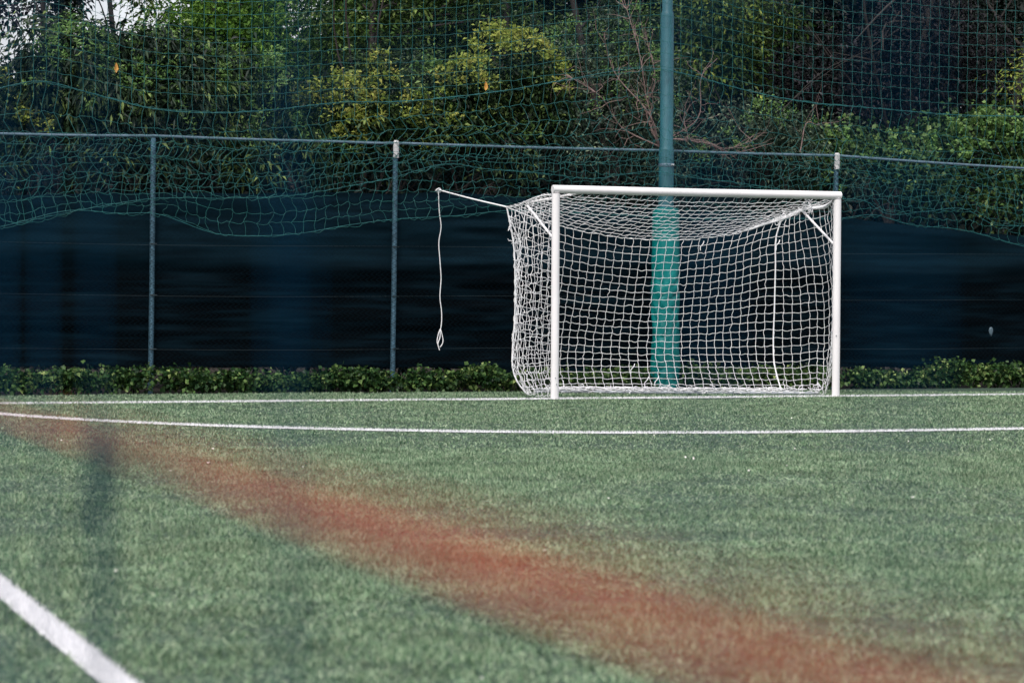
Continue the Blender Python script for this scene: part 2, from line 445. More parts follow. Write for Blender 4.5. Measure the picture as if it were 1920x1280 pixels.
def smooth_t(n, p): return np.linspace(0, 1, n)**p
rear_px = [(950, 388, 1.33), (1000, 408, 1.31), (1050, 424, 1.29), (1130, 440, 1.27), (1240, 450, 1.26), (1310, 447, 1.25), (1350, 442, 1.24), (1400, 432, 1.23), (1435, 420, 1.22), (1465, 412, 1.2)]
rear = interp_path([at_y(*p) for p in rear_px], 34)
lrear_px = [(950, 388, 1.33), (956, 418, 1.32), (962, 450, 1.31), (966, 530, 1.29), (965, 600, 1.28), (961, 655, 1.26), (961, 690, 1.22), (970, 716, 1.12), (986, 736, .98)]
rrear_px = [(1465, 412, 1.2), (1456, 440, 1.2), (1454, 500, 1.2), (1452, 580, 1.18), (1450, 640, 1.15), (1451, 675, 1.08), (1457, 705, .9), (1465, 732, .72)]
lre = interp_path([at_y(*p) for p in lrear_px], 23)
rre = interp_path([at_y(*p) for p in rrear_px], 23)
bot = interp_path([lre[-1], gb0 * .9 + gb1 * .1 + [0, .03, .03], gb0 * .5 + gb1 * .5 + [0, .03, .03], rre[-1]], 34)
net = MB()
# back panel
NR, NC = 23, 34
s = np.linspace(0, 1, NC)
Bk = np.zeros((NR, NC, 3))
for i in range(NR):
    t = i / (NR - 1)
    mid = rear * (1 - t) + bot * t
    e0 = lre[i] - mid[0]; e1 = rre[i] - mid[-1]
    row = mid + e0[None] * ((1 - s)**3)[:, None] + e1[None] * (s**3)[:, None]
    row[:, 1] += .16 * math.sin(math.pi * t**1.3) * np.sin(math.pi * s)**.6
    row[:, 2] -= .05 * np.sin(math.pi * s)**1.5 * math.sin(math.pi * min(1, t * 1.02))
    Bk[i] = row
net_sheet(net, Bk, seed=1)
# roof panel
NT = 13
front = np.stack([np.linspace(.02, 3.06, NC), np.full(NC, .035), np.full(NC, 2.005)], -1)
Rf = np.zeros((NT, NC, 3))
for i in range(NT):
    t = i / (NT - 1)
    row = front * (1 - t) + rear * t
    prof = 1.0 * t - (t**.75)
    row[:, 2] += .30 * prof * np.sin(math.pi * s)**.5
    Rf[i] = row
net_sheet(net, Rf, seed=2)
# right side
NS = 13
def side(px_x, edge, bottom, topdrop, seed, bulge, slack):
    S_ = np.zeros((23, NS, 3)); q = np.linspace(0, 1, NS)
    top = interp_path(topdrop, NS)
    for i in range(23):
        t = i / 22
        fr = np.array([px_x, .04, 2.0 * (1 - t) + bottom[0][2] * t])
        mid = top * (1 - t) + bottom * t
        e0 = fr - mid[0]; e1 = edge[i] - mid[-1]
        row = mid + e0[None] * ((1 - q)**2)[:, None] + e1[None] * (q**2)[:, None]
        row[:, 0] += bulge * math.sin(math.pi * t) * np.sin(math.pi * q)
        row[:, 2] -= .07 * np.sin(math.pi * q) * math.sin(math.pi * t)
        S_[i] = row
    net_sheet(net, S_, seed=seed, slack=slack)
    return S_
tie = at_ground(1536, 737, .0)
bt_r = interp_path([(3.05, .04, .28), (3.05, .12, .14), tie, tie + [-.02, .03, .02], tie * .6 + rre[-1] * .4, rre[-1]], NS)
SR = side(3.08, rre, bt_r, [(3.07, .04, 2.0), BT[1] + [.08, -.25, .03], BT[1] + [0, 0, .0], (BT[1] + rre[0]) / 2 + [0, 0, -.01], rre[0]], 3, .10, .0045)
bt_l = interp_path([(.0, .05, .02), (.03, .35, .0), at_ground(1003, 740, .02), lre[-1]], NS)
SL = side(0.0, lre, bt_l, [(.0, .04, 1.99), at_y(1012, 368, .4), at_y(988, 377, .75), at_y(968, 386, 1.1), lre[0]], 4, -.10, .010)
# border ropes, lashings and loose ends
net.tubes(lre, .0075, 6); net.tubes(rre, .0075, 6); net.tubes(rear[:4], .006, 6); net.tubes(rear[-5:], .011, 6)
net.tubes(interp_path([BT[1] + [0, 0, .02], (BT[1] + rre[0]) / 2 + [0, 0, .015], rre[0]], 8), .012, 6)
net.tubes(interp_path([(.0, .04, 1.99), at_y(1012, 368, .4), at_y(988, 377, .75), at_y(968, 387, 1.1), lre[0]], 14), .0075, 6)
net.tubes(interp_path([(3.06, .06, 1.985), BT[1] + [.08, -.25, .03], BT[1] + [.02, -.05, .03]], 8), [.009, .012, .016, .02, .022, .02, .016, .012], 6)
rg = np.random.default_rng(77)
def tangle(c, n, rad, ln, r):
    for _ in range(n):
        p = c + rg.normal(0, rad, 3); pts = [p]
        d = rg.normal(0, 1, 3)
        for _ in range(4):
            d += rg.normal(0, .9, 3); d /= np.linalg.norm(d) + 1e-9
            pts.append(pts[-1] + d * ln)
        net.tubes(interp_path(pts, 12), r, 4)
tangle(BT[1] + [.04, -.1, .03], 14, .035, .03, .0035)
tangle(rre[0], 12, .02, .03, .0035)
tangle(lre[2] + [.02, 0, .0], 7, .012, .022, .0045)
tangle(lre[4] + [.02, 0, 0], 6, .012, .022, .0045)
tangle(tie + [0, 0, .04], 12, .02, .03, .004)
for s_ in np.linspace(.02, .98, 60):                        # lashings along the ground bar
    c = gb0 * (1 - s_) + gb1 * s_
    tangle(c + [0, 0, .02], 1, .012, .03, .004)
for s_ in np.linspace(.05, .95, 24):
    i = s_ * 33; c = bot[int(i)]
    e = gb0 * (1 - s_) + gb1 * s_
    net.tubes(interp_path([c + [0, 0, .03], (c + e) / 2 + [rg.normal(0, .02), -.02, .03], e + [0, -.02, .015]], 6), .0045, 5)
for _ in range(16):                                         # hem rumpled along the bar
    a0 = rg.random() * .85; a1 = a0 + rg.uniform(.05, .15)
    P = [gb0 * (1 - a) + gb1 * a + [0, rg.normal(-.01, .02), .02 + rg.random() * .05] for a in np.linspace(a0, a1, 6)]
    net.tubes(interp_path(P, 16), .004, 4)
# loose cut ends seen on the back panel
for (u, v) in ((1190, 682), (1216, 706), (1235, 705), (1320, 452), (1462, 450)):
    c = at_y(u, v, 1.05)
    net.tubes(interp_path([c, c + [-.02, -.02, -.03], c + [-.05, -.02, -.06], c + [-.055, -.03, -.10]], 8), .005, 5)
net.build("net", M["net_white"], goal)

# cord from the net's corner to the fence
cp = at_y(822, 356, 2.19)
crd = MB()
crd.tubes(interp_path([lre[0], (lre[0] + cp) / 2 + [0, 0, -.006], cp], 10), .0085, 6)
hang = [at_y(u, v, 2.17) for u, v in ((822, 357), (824, 400), (827, 425), (823, 452), (825, 490), (827, 520), (825, 560), (828, 585), (827, 612), (825, 622))]
crd.tubes(interp_path(hang, 40), .0052, 6)
loop = [at_y(u, v, 2.165) for u, v in ((825, 617), (821, 630), (820, 643), (824, 651), (830, 643), (829, 628), (826, 618), (825, 632), (821, 646), (824, 656))]
crd.tubes(interp_path(loop, 40), .0052, 6)
crd.tubes(interp_path([cp + [-.03, 0, -.01], cp + [0, -.02, .015], cp + [.03, 0, -.01], cp + [0, .02, -.03], cp + [-.02, 0, .01]], 14), .007, 6)
tag(crd.build("cord", M["net_white"], origin=tuple(cp)), "white cord running from the net corner to the fence and hanging down in a loop", "cord")

# ------------------------------------------------------------------ fence
fence = thing("chain_link_fence", (0, FY, gz), "blue grey chain link fence with a top rail, running behind the goal", "fence")
rail_px = [(-420, 247), (0, 251), (288, 255), (640, 266), (744, 268.7), (1240, 282.5), (1569, 292), (1920, 316), (2500, 356)]
rp = [at_y(u, v, FY) for u, v in rail_px]
rail = MB()
for a, b in zip(rp[:-1], rp[1:]):
    pts = interp_path([a, (a + b) / 2 + [0, 0, -.006], b], 8)
    rail.tubes(pts, .0155, 10, True)
    
rail.build("top_rail", M["rail"], fence)
def zrail(x):
    return float(np.interp(x, [p[0] for p in rp], [p[2] for p in rp]))
posts = [at_y(288, 500, FY)[0] - 2.6, at_y(287, 500, FY)[0], at_y(741, 500, FY)[0], at_y(1568, 400, FY)[0], at_y(1568, 400, FY)[0] + 3.0]
for k, x in enumerate(posts):
    zt = zrail(x)
    mb = MB(); top = zt - .02
    mb.tubes(np.array([[x - .02, FY + .015, gz], [x - .008, FY + .012, 1.2], [x, FY + .01, top]]), .0275, 14, True)
    p = mb.build("post", M["post"], fence)
    if k >= 2:
        c = MB(); c.lathe((x + .002, FY - .005, zt - .155), [(.031, 0), (.032, .15), (.033, .165), (.02, .185)], 14)
        c.build("post_cap", M["cap"], p)
    for z in (.43, .98, 1.5):
        cl = MB(); cl.tubes(np.array([[x - .034, FY - .02, z], [x, FY - .032, z], [x + .034, FY - .02, z]]), .006, 6, True)
        cl.build("clamp", M["wire_line"], p)
# woven wire
wx = np.arange(-9.5, 10.5, .058); zz = np.arange(.05, 2.50, .029)
zig = np.where(np.arange(len(zz)) % 2 == 0, -1, 1)
P = np.zeros((len(wx), len(zz), 3))
P[..., 0] = wx[:, None] + zig[None, :] * .029
P[..., 2] = zz[None]
P[..., 1] = FY - .03 + zig[None, :] * np.where(np.arange(len(wx)) % 2 == 0, 1, 1)[:, None] * .002 + .01 * np.sin(wx * 1.7)[:, None]
mb = MB(); mb.tubes(P, .0042, 3)
mb.build("wire_mesh", M["wire"], fence)
for z in (.43, .98, 1.50):
    mb = MB(); xs = np.linspace(-9.5, 10.5, 50)
    mb.tubes(np.stack([xs, np.full(50, FY - .036), z + .012 * np.sin(xs * .9 + z)], -1), .0014, 5)
    mb.build("tension_wire", M["wire_line"], fence)

# windscreen cloth behind the wire
xs = np.linspace(-9.5, 10.5, 520); nz = 110
ztop = np.interp(xs, [-9.5, -5.1, -3.5, -2.0, -.3, .2, 2.0, 4.2, 5.0, 6.7, 10], [1.95, 1.97, 2.02, 2.05, 2.08, 2.06, 1.95, 1.92, 1.84, 1.72, 1.7]) + .02 * (vnoise(xs, xs * 0, .5, 31) - .5)
zbot = np.interp(xs, [-9.5, -5, -2, -.4, -.1, .2, 2, 10], [.25, .25, .23, .22, .21, .10, .20, .20]) + .03 * (vnoise(xs, xs * 0, .35, 32) - .5)
zbot = np.where((xs > -.02) & (xs < .42), .08, zbot)
t = np.linspace(0, 1, nz)
X = np.repeat(xs[None], nz, 0); Zc = zbot[None] * (1 - t[:, None]) + ztop[None] * t[:, None]
fold = .07 * (vnoise(X * .7, Zc * 4, 1.0, 33) - .5) + (.015 + .03 * np.exp(-((X - .1) / .9)**2)) * (vnoise(X * .5, Zc * 4.5, .3, 34) - .5)
flap = np.where((X > -.02) & (X < .42) & (Zc < .35), -.06 * (1 - Zc / .35), 0)
ledge = -.035 * np.exp(-((Zc - (1.33 + .05 * np.sin(X * 1.1))) / .10)**2)
P = np.stack([X, FY + .075 + fold + ledge + flap, Zc], -1)
mb = MB(); mb.grid(P)
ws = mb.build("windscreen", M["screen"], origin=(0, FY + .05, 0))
tag(ws, "black windscreen cloth with sagging folds hung along the lower fence", "windscreen")
# plastic scrap caught in the wire
c = at_y(1858, 622, FY - .045)
mb = MB(); a = np.linspace(0, 2 * math.pi, 10, endpoint=False)
rings = []
for q, r in ((-.05, .006), (-.02, .022), (.015, .03), (.04, .024), (.055, .008)):
    rings.append(np.stack([c[0] + r * np.cos(a), c[1] + .012 * np.sin(a), c[2] + q + 0 * a], -1))
Rg = np.array(rings); i = np.arange(50).reshape(5, 10); n_ = np.roll(i, -1, 1)
mb.add(Rg, np.stack([i[:-1], n_[:-1], n_[1:], i[1:]], -1).reshape(-1, 4), i[0][None, ::-1], i[-1][None])
tag(mb.build("plastic_scrap", M["scrap"], origin=tuple(c)), "small pale plastic scrap caught in the fence at the far right", "litter")

# ------------------------------------------------------------------ pole and pad
pb = at_y(1246.5, 700, 2.0); px0 = pb[0]
pole = thing("net_pole", (px0, 2.0, gz), "tall teal painted steel pole holding up the ball stop net behind the goal", "pole")
mb = MB(); mb.lathe((px0, 2.0, gz), [(.083, 0), (.083, 2.62), (.080, 2.64), (.073, 2.66), (.072, 4.08), (.066, 4.11), (.058, 4.13), (.056, 9.0)], 28)
mb.build("shaft", M["pole"], pole)
mb = MB(); mb.lathe((px0, 2.0, 2.40), [(.085, 0), (.088, .008), (.088, .03), (.085, .038)], 28)
mb.build("clamp_ring", M["rail"], pole)
mb = MB(); mb.tubes(np.array([[px0 + .02, 1.91, 2.42], [px0 + .05, 1.905, 2.42]]), .01, 8, True); mb.build("clip", M["cap"], pole)
# pad: soft padded sleeve with wrinkles
na, nh = 48, 120
a = np.linspace(0, 2 * math.pi, na, endpoint=False); h = np.linspace(.02, 1.985, nh)
A, H = np.meshgrid(a, h)
r = .150 + .012 * (vnoise(A * .35 + H * .9, H * 2.2, .35, 41) - .5) * (H < 1.45) + .030 * (vnoise(A * .2 + H * 1.5, H * 3 + A, .28, 42) - .5) * np.clip((1.5 - H) / .3, 0, 1) + .004 * np.sin(H * 6)
D_ = H * 2.6 - A * .45
q_ = ((D_ * 1.9 + 1.3 * vnoise(A, H * 3, .7, 44)) % 1)
r -= .026 * np.exp(-((q_ - .5) / .13)**2) * np.clip((1.5 - H) / .35, 0, 1) * vnoise(A * 2, H * 5, .8, 45)
r = r * (1 - .10 * np.clip((H - 1.90) / .085, 0, 1)**3)
r += .012 * np.exp(-((A - 4.05) / .12)**2)                     # the seam flap
Pp = np.stack([px0 + r * np.cos(A), 2.0 + r * np.sin(A), gz + .0 + H], -1)
i = np.arange(na * nh).reshape(nh, na); n_ = np.roll(i, -1, 1)
mb = MB(); mb.add(Pp, np.stack([i[:-1], n_[:-1], n_[1:], i[1:]], -1).reshape(-1, 4))
rings = np.stack([px0 + .086 * np.cos(a), 2.0 + .086 * np.sin(a), np.full(na, gz + 2.0)], -1)
mb.add(np.concatenate([Pp[-1], rings]), np.stack([np.arange(na), np.roll(np.arange(na), -1), np.roll(np.arange(na), -1) + na, np.arange(na) + na], -1))
pad = mb.build("pole_pad", M["pad"], origin=(px0, 2.0, gz))
tag(pad, "wrinkled bright teal padding sleeve wrapped around the foot of the tall pole", "pad")

# ------------------------------------------------------------------ ball stop nets
def path_z(px, y):
    p = np.array([at_y(u, v, y) for u, v in px]); return p[:, 0], p[:, 2]
E1 = [(-500, 200), (-200, 225), (0, 165), (75, 152), (160, 172), (280, 203), (420, 212), (520, 205), (640, 192), (740, 191), (860, 181), (960, 168), (1060, 150), (1240, 130), (1290, 140), (1400, 170), (1500, 190), (1640, 203), (1800, 216), (1920, 218), (2300, 190)]
E2 = [(-500, 390), (0, 408), (20, 418), (80, 408), (160, 392), (290, 372), (420, 372), (560, 365), (640, 352), (740, 332), (840, 307), (920, 318), (1010, 324), (1100, 335), (1235, 322), (1290, 332), (1400, 345), (1560, 372), (1625, 378), (1655, 398), (1740, 396), (1810, 392), (1860, 420), (1920, 424), (2300, 380)]
E3 = [(-500, 440), (0, 425), (140, 394), (220, 400), (300, 402), (330, 412), (400, 437), (480, 442), (560, 438), (640, 424), (740, 411), (850, 405), (950, 395), (1100, 400), (1300, 410), (1480, 410), (1570, 410), (1640, 403), (1700, 420), (1810, 432), (1860, 445), (1920, 462), (2300, 430)]
NY = 1.88
x1, z1 = path_z(E1, NY); x2, z2 = path_z(E2, NY); x3, z3 = path_z(E3, NY - .06)
gx = np.arange(-7.6, 8.6, .122)
zE1 = np.interp(gx, x1, z1); zE2 = np.interp(gx, x2, z2); zE3 = np.interp(gx, x3, z3)
rg = np.random.default_rng(5)
rows = []
for k in range(26, 0, -1):                                  # straight part hung above the cable
    z = zE1 + k * .135
    flat = 3.0 + k * .135
    rows.append(np.stack([gx, np.full(len(gx), NY + .02) + .02 * (vnoise(gx, gx * 0 + k * .135, .8, 51) - .5), z * .8 + flat * .2 + .012 * (vnoise(gx, gx * 0 + k, .5, 52) - .5)], -1))
nb = 6
for k in range(0, nb + 1):                                  # slack part below it
    t = k / nb
    w = vnoise(gx, gx * 0 + k * .9, .45, 53) - .5
    z = zE1 * (1 - t) + zE2 * t + .06 * w * math.sin(math.pi * t)
    z = zE1 * (1 - t**.85) + zE2 * t**.85 + .07 * w * math.sin(math.pi * t)
    y = NY + .12 * math.sin(math.pi * t) * (vnoise(gx, gx * 0 + k * .5, .6, 54) - .5) - .05 * t
    x = gx + .10 * t * (vnoise(gx, gx * 0 + k * 1.3, .5, 55) - .5) + .06 * math.sin(math.pi * t) * ((-1)**k)
    rows.append(np.stack([x, y, z], -1))
G = np.array(rows)
stop = thing("ball_stop_net", (0, NY, 0), "large teal square mesh ball stop net with its slack hem drooping over the fence rail", "net")
mb = MB(); net_sheet(mb, G[:27], r=.0020, slack=.004, seed=61); net_sheet(mb, G[26:], r=.0022, slack=.011, seed=62)
mb.build("mesh", M["teal_twine"], stop)
def rope_line(px, y, r, name, parent, mat="teal_rope"):
    p = [at_y(u, v, y) for u, v in px]
    m = MB(); m.tubes(interp_path(p, 160), r, 6); return m.build(name, M[mat], parent)
rope_line(E1, NY - .005, .0034, "support_rope", stop)
rope_line(E2, NY - .05, .0027, "hem_rope", stop)
flapn = thing("ball_stop_net", (0, NY - .08, 0), "loose second layer of teal netting with a sagging hem, hanging lowest over the windscreen", "net")
rows = []
for k in range(0, 9):
    t = k / 8
    w = vnoise(gx, gx * 0 + k * .7, .5, 57) - .5
    zs = zrail(0) - .02 + 0 * gx
    z = zs * (1 - t) + zE3 * t + .07 * w * math.sin(math.pi * t)
    y = NY - .06 + .10 * math.sin(math.pi * t) * (vnoise(gx, gx * 0 + k * .6, .5, 58) - .5)
    x = gx + .06 + .12 * (vnoise(gx, gx * 0 + k * .8, .6, 59) - .5)
    rows.append(np.stack([x, y, z], -1))
G2 = np.array(rows)
mb = MB(); net_sheet(mb, G2, r=.0020, slack=.012, seed=63); mb.build("mesh", M["teal_twine"], flapn)
rope_line(E3, NY - .062, .0027, "hem_rope", flapn)

# ------------------------------------------------------------------ plants
def unit(a): return a / (np.linalg.norm(a, axis=-1, keepdims=True) + 1e-9)

def add_leaves(mb, P, D, size, wr, rg, up=0.6, fold=.18, droop=.15, tone=None):
    """P bases, D directions, one folded four-cornered leaf each"""
    n = len(P)
    D = unit(D)
    U = unit(rg.normal(0, .6, (n, 3)) + np.array([0, -.25, up]))
    S = unit(np.cross(D, U)); N = np.cross(S, D)
    sz = size[:, None]
    tip = P + D * sz; tip[:, 2] -= droop * size
    m = P + D * sz * .45
    l = m + S * sz * wr / 2 + N * sz * fold * wr; r_ = m - S * sz * wr / 2 + N * sz * fold * wr
    Vv = np.stack([P, r_, tip, l], 1).reshape(-1, 3)
    b = np.arange(n)[:, None] * 4
    mb.T.append(np.repeat(tone if tone is not None else rg.random(n), 4))
    mb.add(Vv, np.concatenate([b + [0, 1, 2], b + [0, 2, 3]]))

def clump_leaves(mb, C, per, rad, size, wr, rg, up=.6, droop=.15, down=.35, squash=.7):
    """leaves spread round clump centres C"""
    n = len(C) * per
    c = np.repeat(C, per, 0)
    o = rg.normal(0, 1, (n, 3)) * rad * np.repeat(rg.uniform(.6, 1.3, len(C)), per)[:, None]
    o[:, 2] *= squash
    D = unit(o) + rg.normal(0, .55, (n, 3)); D[:, 2] -= down
    tn = np.repeat(rg.random(len(C))**1.7, per) * .6 + rg.random(n)**1.6 * .4
    add_leaves(mb, c + o, D, size * rg.uniform(.55, 1.25, n), wr, rg, up, .18, droop, tn)

def branch(p, d, ln, r, rg, wander=.25, n=7):
    pts = [np.array(p, float)]; d = unit(np.array(d, float))
    for _ in range(n - 1):
        d = unit(d + rg.normal(0, wander, 3)); pts.append(pts[-1] + d * ln / (n - 1))
    return np.array(pts), np.linspace(r, r * .25, n)

def in_view(P, mu=120):
    """rough cull to a generous frustum so that leaves are only made where they could be seen or shade"""
    d = P - CAM; z = d @ FW; u = 960 + FPX * (d @ RT) / z; v = 640 - FPX * (d @ UP) / z
    return (u > -420) & (u < 2340) & (v > -900)

def shrub(name, label, cat, x0, x1, y0, y1, zt, n, per, rad, size, wr, mat, seed, zlo=2.25, group=None, down=.35, stems=4, droop=.15, up=.6, wave=.8, tips=130, tip_mat="new_pale", tip_size=.06):
    rg = np.random.default_rng(seed)
    xc = (x0 + x1) / 2; yc = (y0 + y1) / 2
    t = thing(name, (xc, yc, gz), label, cat, group)
    x = rg.uniform(x0, x1, n)
    # outline: rounded at the ends, uneven on top
    e = np.clip(1 - np.abs((x - xc) / ((x1 - x0) / 2))**3, 0, 1)
    zmax = zlo + (zt - zlo) * (.80 + .20 * e) + wave * (vnoise(x, x * 0 + seed, .3, seed) - .5)
    f = rg.random(n)**.75
    z = zlo + (zmax - zlo) * f
    y = y0 + (y1 - y0) * (rg.random(n)**1.7 + .55 * f * f) / 1.3 + .35 * (vnoise(x, z, .5, seed + 1) - .5)
    C = np.stack([x, y, z], -1)
    # gaps: drop clumps where the noise is low
    C = C[vnoise(x, z, .30, seed + 2) > .40]
    mb = MB(); clump_leaves(mb, C, per, rad, size, wr, rg, up, droop, down)
    mb.build("foliage", mat, t, smooth=False)
    # rosettes of fresh leaves at the shoot ends, in patches
    m_ = tips * 5
    tx = rg.uniform(x0, x1, m_); f = rg.random(m_)**.45
    e = np.clip(1 - np.abs((tx - xc) / ((x1 - x0) / 2))**3, 0, 1)
    tz_ = zlo + (zt - zlo) * (.80 + .20 * e) * f + wave * (vnoise(tx, tx * 0 + seed, .3, seed) - .5)
    ty = y0 - .12 + .5 * f * f * (y1 - y0) + .25 * (vnoise(tx, tz_, .5, seed + 1) - .5)
    k = np.argsort(-(.5 * vnoise(tx, tz_, .22, seed + 7) + .45 * f + .9 * rg.random(m_)))[:tips]
    TC = np.stack([tx, ty, tz_], -1)[k]
    nl = 16; o = rg.normal(0, 1, (len(TC) * nl, 3)); o[:, 2] = np.abs(o[:, 2]) * .8 + .25
    tb = MB(); tn = np.repeat(rg.random(len(TC)), nl) * .6 + rg.random(len(TC) * nl) * .4
    add_leaves(tb, np.repeat(TC, nl, 0) + rg.normal(0, .035, (len(TC) * nl, 3)), o, tip_size * rg.uniform(.6, 1.25, len(TC) * nl), wr * 1.05, rg, .9, .2, .2, tn)
    tb.build("new_growth", M[tip_mat], t, smooth=False)
    for _ in range(stems):
        st = MB()
        bx = rg.uniform(x0 + .2 * (x1 - x0), x1 - .2 * (x1 - x0))
        p, r = branch((bx, yc + rg.normal(0, .1), gz), (rg.normal(0, .12), 0, 1), zt * .85, .03, rg, .12, 9)
        p[:, 1] = np.maximum(p[:, 1], y0 + .03)
        st.tubes(p, r, 6)
        for k in range(5):
            q, rr = branch(p[3 + k % 5], (rg.normal(0, 1), rg.normal(-.3, .5), .8), .7, .012, rg, .25, 6)
            q[:, 1] = np.maximum(q[:, 1], y0 + .02)
            st.tubes(q, rr, 5)
        st.build("stem", M["bark"], t)
    return t

def tree(name, label, x, y, h, r0, crown, size, wr, per, rad, mat, seed, group=None, lean=(0, 0), down=.3, trunk_mat="bark", up=.6):
    """crown: list of (dx, dy, z, rx, ry, rz, n clumps)"""
    rg = np.random.default_rng(seed)
    t = thing(name, (x, y, gz), label, "tree", group)
    p, r = branch((x, y, gz), (lean[0], lean[1], 1), h, r0, rg, .05, 12)
    tr = MB(); tr.tubes(p, np.linspace(r0, r0 * .35, 12), 10)
    cs = []
    for dx, dy, cz, rx, ry, rz, n in crown:
        d = unit(rg.normal(0, 1, (n, 3))) * (rg.random((n, 1))**.45)
        C = np.array([x + dx, y + dy, cz]) + d * np.array([rx, ry, rz])
        C = C[vnoise(C[:, 0] * 1.3 + C[:, 1], C[:, 2] * 1.3, .55, seed + 3) > .30]
        cs.append(C)
        for _ in range(max(3, n // 25)):
            k = rg.integers(3, 10); e = np.array([x + dx, y + dy, cz]) + rg.normal(0, .5, 3) * np.array([rx, ry, rz])
            a = p[k]; m_ = (a + e) / 2 + rg.normal(0, .12, 3)
            tr.tubes(interp_path([a, m_, e], 8), np.linspace(r0 * .3, .006, 8), 5)
    tr.build("trunk", M[trunk_mat], t)
    C = np.concatenate(cs); C = C[in_view(C)]
    mb = MB(); clump_leaves(mb, C, per, rad, size, wr, rg, up, .15, down)
    mb.build("crown", mat, t, smooth=False)
    return t

def X(u, y): return float(at_y(u, 300, y)[0])
def Zp(v, y, u=960): return float(at_y(u, v, y)[2])
GH = "shrubs of the hedge behind the fence"
shrub("laurel_shrub", "dark laurel shrub with long drooping leaves and one yellow leaf, left end of the hedge", "shrub", X(60, 3) - .1, X(440, 3) + .15, 2.55, 3.9, Zp(40, 3, 300), 420, 62, .12, .10, .30, M["laurel"], 101, group=GH, down=.7, droop=.3, tips=150)
shrub("hedge_shrub", "yellowish green loose shrub at the far left beyond the tall dark laurel", "shrub", X(-300, 3.2), X(85, 3.2), 2.6, 4.0, Zp(120, 3, 0), 300, 56, .11, .07, .42, M["mid"], 103, group=GH, tips=110, tip_mat="new_growth")
shrub("laurel_shrub", "lower olive laurel shrub with narrow leaves, right of the tallest dark laurel", "shrub", X(400, 3), X(640, 3), 2.5, 3.6, Zp(150, 3, 500), 280, 60, .105, .085, .32, M["mid"], 105, group=GH, down=.65, droop=.3, tips=150)
shrub("laurel_shrub", "laurel shrub crowned by a bright yellow green tuft, left of the second fence post", "shrub", X(560, 2.8), X(800, 2.8), 2.5, 3.5, Zp(120, 3, 680), 280, 58, .10, .075, .40, M["mid"], 107, zlo=2.4, group=GH, down=.4, tips=130, tip_mat="new_growth")
shrub("hedge_shrub", "dark green shrub behind the second fence post, speckled with lighter leaf tips", "shrub", X(620, 3.2), X(1060, 3.2), 2.8, 4.0, Zp(130, 3, 800), 420, 60, .11, .075, .40, M["laurel"], 109, group=GH, down=.5, tips=190)
shrub("hedge_shrub", "broad yellow green shrub with pale leaf tips, midway between white capped post and tall pole", "shrub", X(820, 2.9), X(1060, 2.9), 2.6, 3.6, Zp(105, 3, 940), 290, 58, .10, .065, .45, M["mid"], 111, zlo=2.7, group=GH, tips=120, tip_mat="new_growth")
shrub("hedge_shrub", "grey green small leaved shrub tangled with dead twigs, left of the tall pole", "shrub", X(1020, 3), X(1260, 3), 2.6, 3.8, Zp(20, 3, 1150), 380, 46, .14, .05, .38, M["grey_green"], 113, group=GH, tips=80, tip_size=.04)
shrub("hedge_shrub", "dark low shrub with tangled growth, right of the tall pole", "shrub", X(1230, 3), X(1600, 3), 2.6, 3.8, Zp(215, 3, 1400), 340, 46, .14, .06, .42, M["grey_green"], 115, group=GH, tips=60, tip_size=.045)
shrub("ivy_bush", "ivy bush with rounded green leaves, spilling over the fence right of the goal", "shrub", X(1540, 2.8), X(2250, 2.8), 2.65, 3.6, Zp(235, 3, 1700), 460, 42, .11, .068, .75, M["ivy"], 117, zlo=2.0, group=GH, wave=.5, tips=170, tip_size=.055)
# dead leaves caught in the hedge
for (u, v, lab) in ((218, 128, "curled orange leaf caught high in the dark laurel at the left"), (911, 162, "small orange leaf caught among yellow green leaves left of the pole")):
    c = at_y(u, v, 2.42)
    mb = MB()
    q = np.array([[0, 0, -.05], [.022, -.01, -.01], [.012, .0, .035], [0, .01, .06], [-.018, -.01, .02], [-.02, .004, -.015]]) + c
    mb.add(np.concatenate([q, [c + [0, .012, 0]]]), [[6, i, (i + 1) % 6] for i in range(6)])
    tag(mb.build("dead_leaf", M["dead_leaf"], origin=tuple(c)), lab, "leaf", "orange leaves in the hedge")

# dead branches
def dead_branch(label, base, tips, r, seed, mat="twig", twigs=10, group="bare branches in the hedge"):
    rg = np.random.default_rng(seed)
    t = thing("bare_branch", base, label, "branch", group)
    mb = MB(); tw = MB()
    for tip in tips:
        b = np.array(base, float); e = np.array(tip, float)
        m1 = b * .66 + e * .34 + rg.normal(0, .07, 3); m2 = b * .33 + e * .67 + rg.normal(0, .07, 3)
        p = interp_path([b, m1, m2, e], 16); mb.tubes(p, np.linspace(r, r * .3, 16), 6)
        for _ in range(twigs):
            k = rg.integers(3, 15); d = unit(p[k] - p[k - 1]) + rg.normal(0, .7, 3)
            q, rr = branch(p[k], d, rg.uniform(.15, .6), r * .38, rg, .3, 7); tw.tubes(q, rr, 4)
    mb.build("limb", M[mat], t); tw.build("twigs", M[mat], t)
A_ = lambda u, v, y: tuple(at_y(u, v, y))
dead_branch("pinkish bare branch with a spray of twigs, just left of the tall pole", A_(1236, 275, 2.7), [A_(1130, 60, 2.55), A_(1060, 140, 2.5), A_(1170, 0, 2.8), A_(1210, 60, 2.6)], .011, 201, twigs=22)
dead_branch("bare arching branch low above the rail, right of the tall pole", A_(1255, 260, 2.6), [A_(1345, 110, 2.6), A_(1450, 268, 2.55), A_(1300, 190, 2.5), A_(1420, 260, 2.6)], .009, 202, twigs=14)
dead_branch("long thin grey branch slanting across the dark purple foliage at the right", A_(1465, 208, 2.7), [A_(1640, 95, 2.8), A_(1700, 45, 2.9)], .0055, 203, twigs=5, mat="bark")
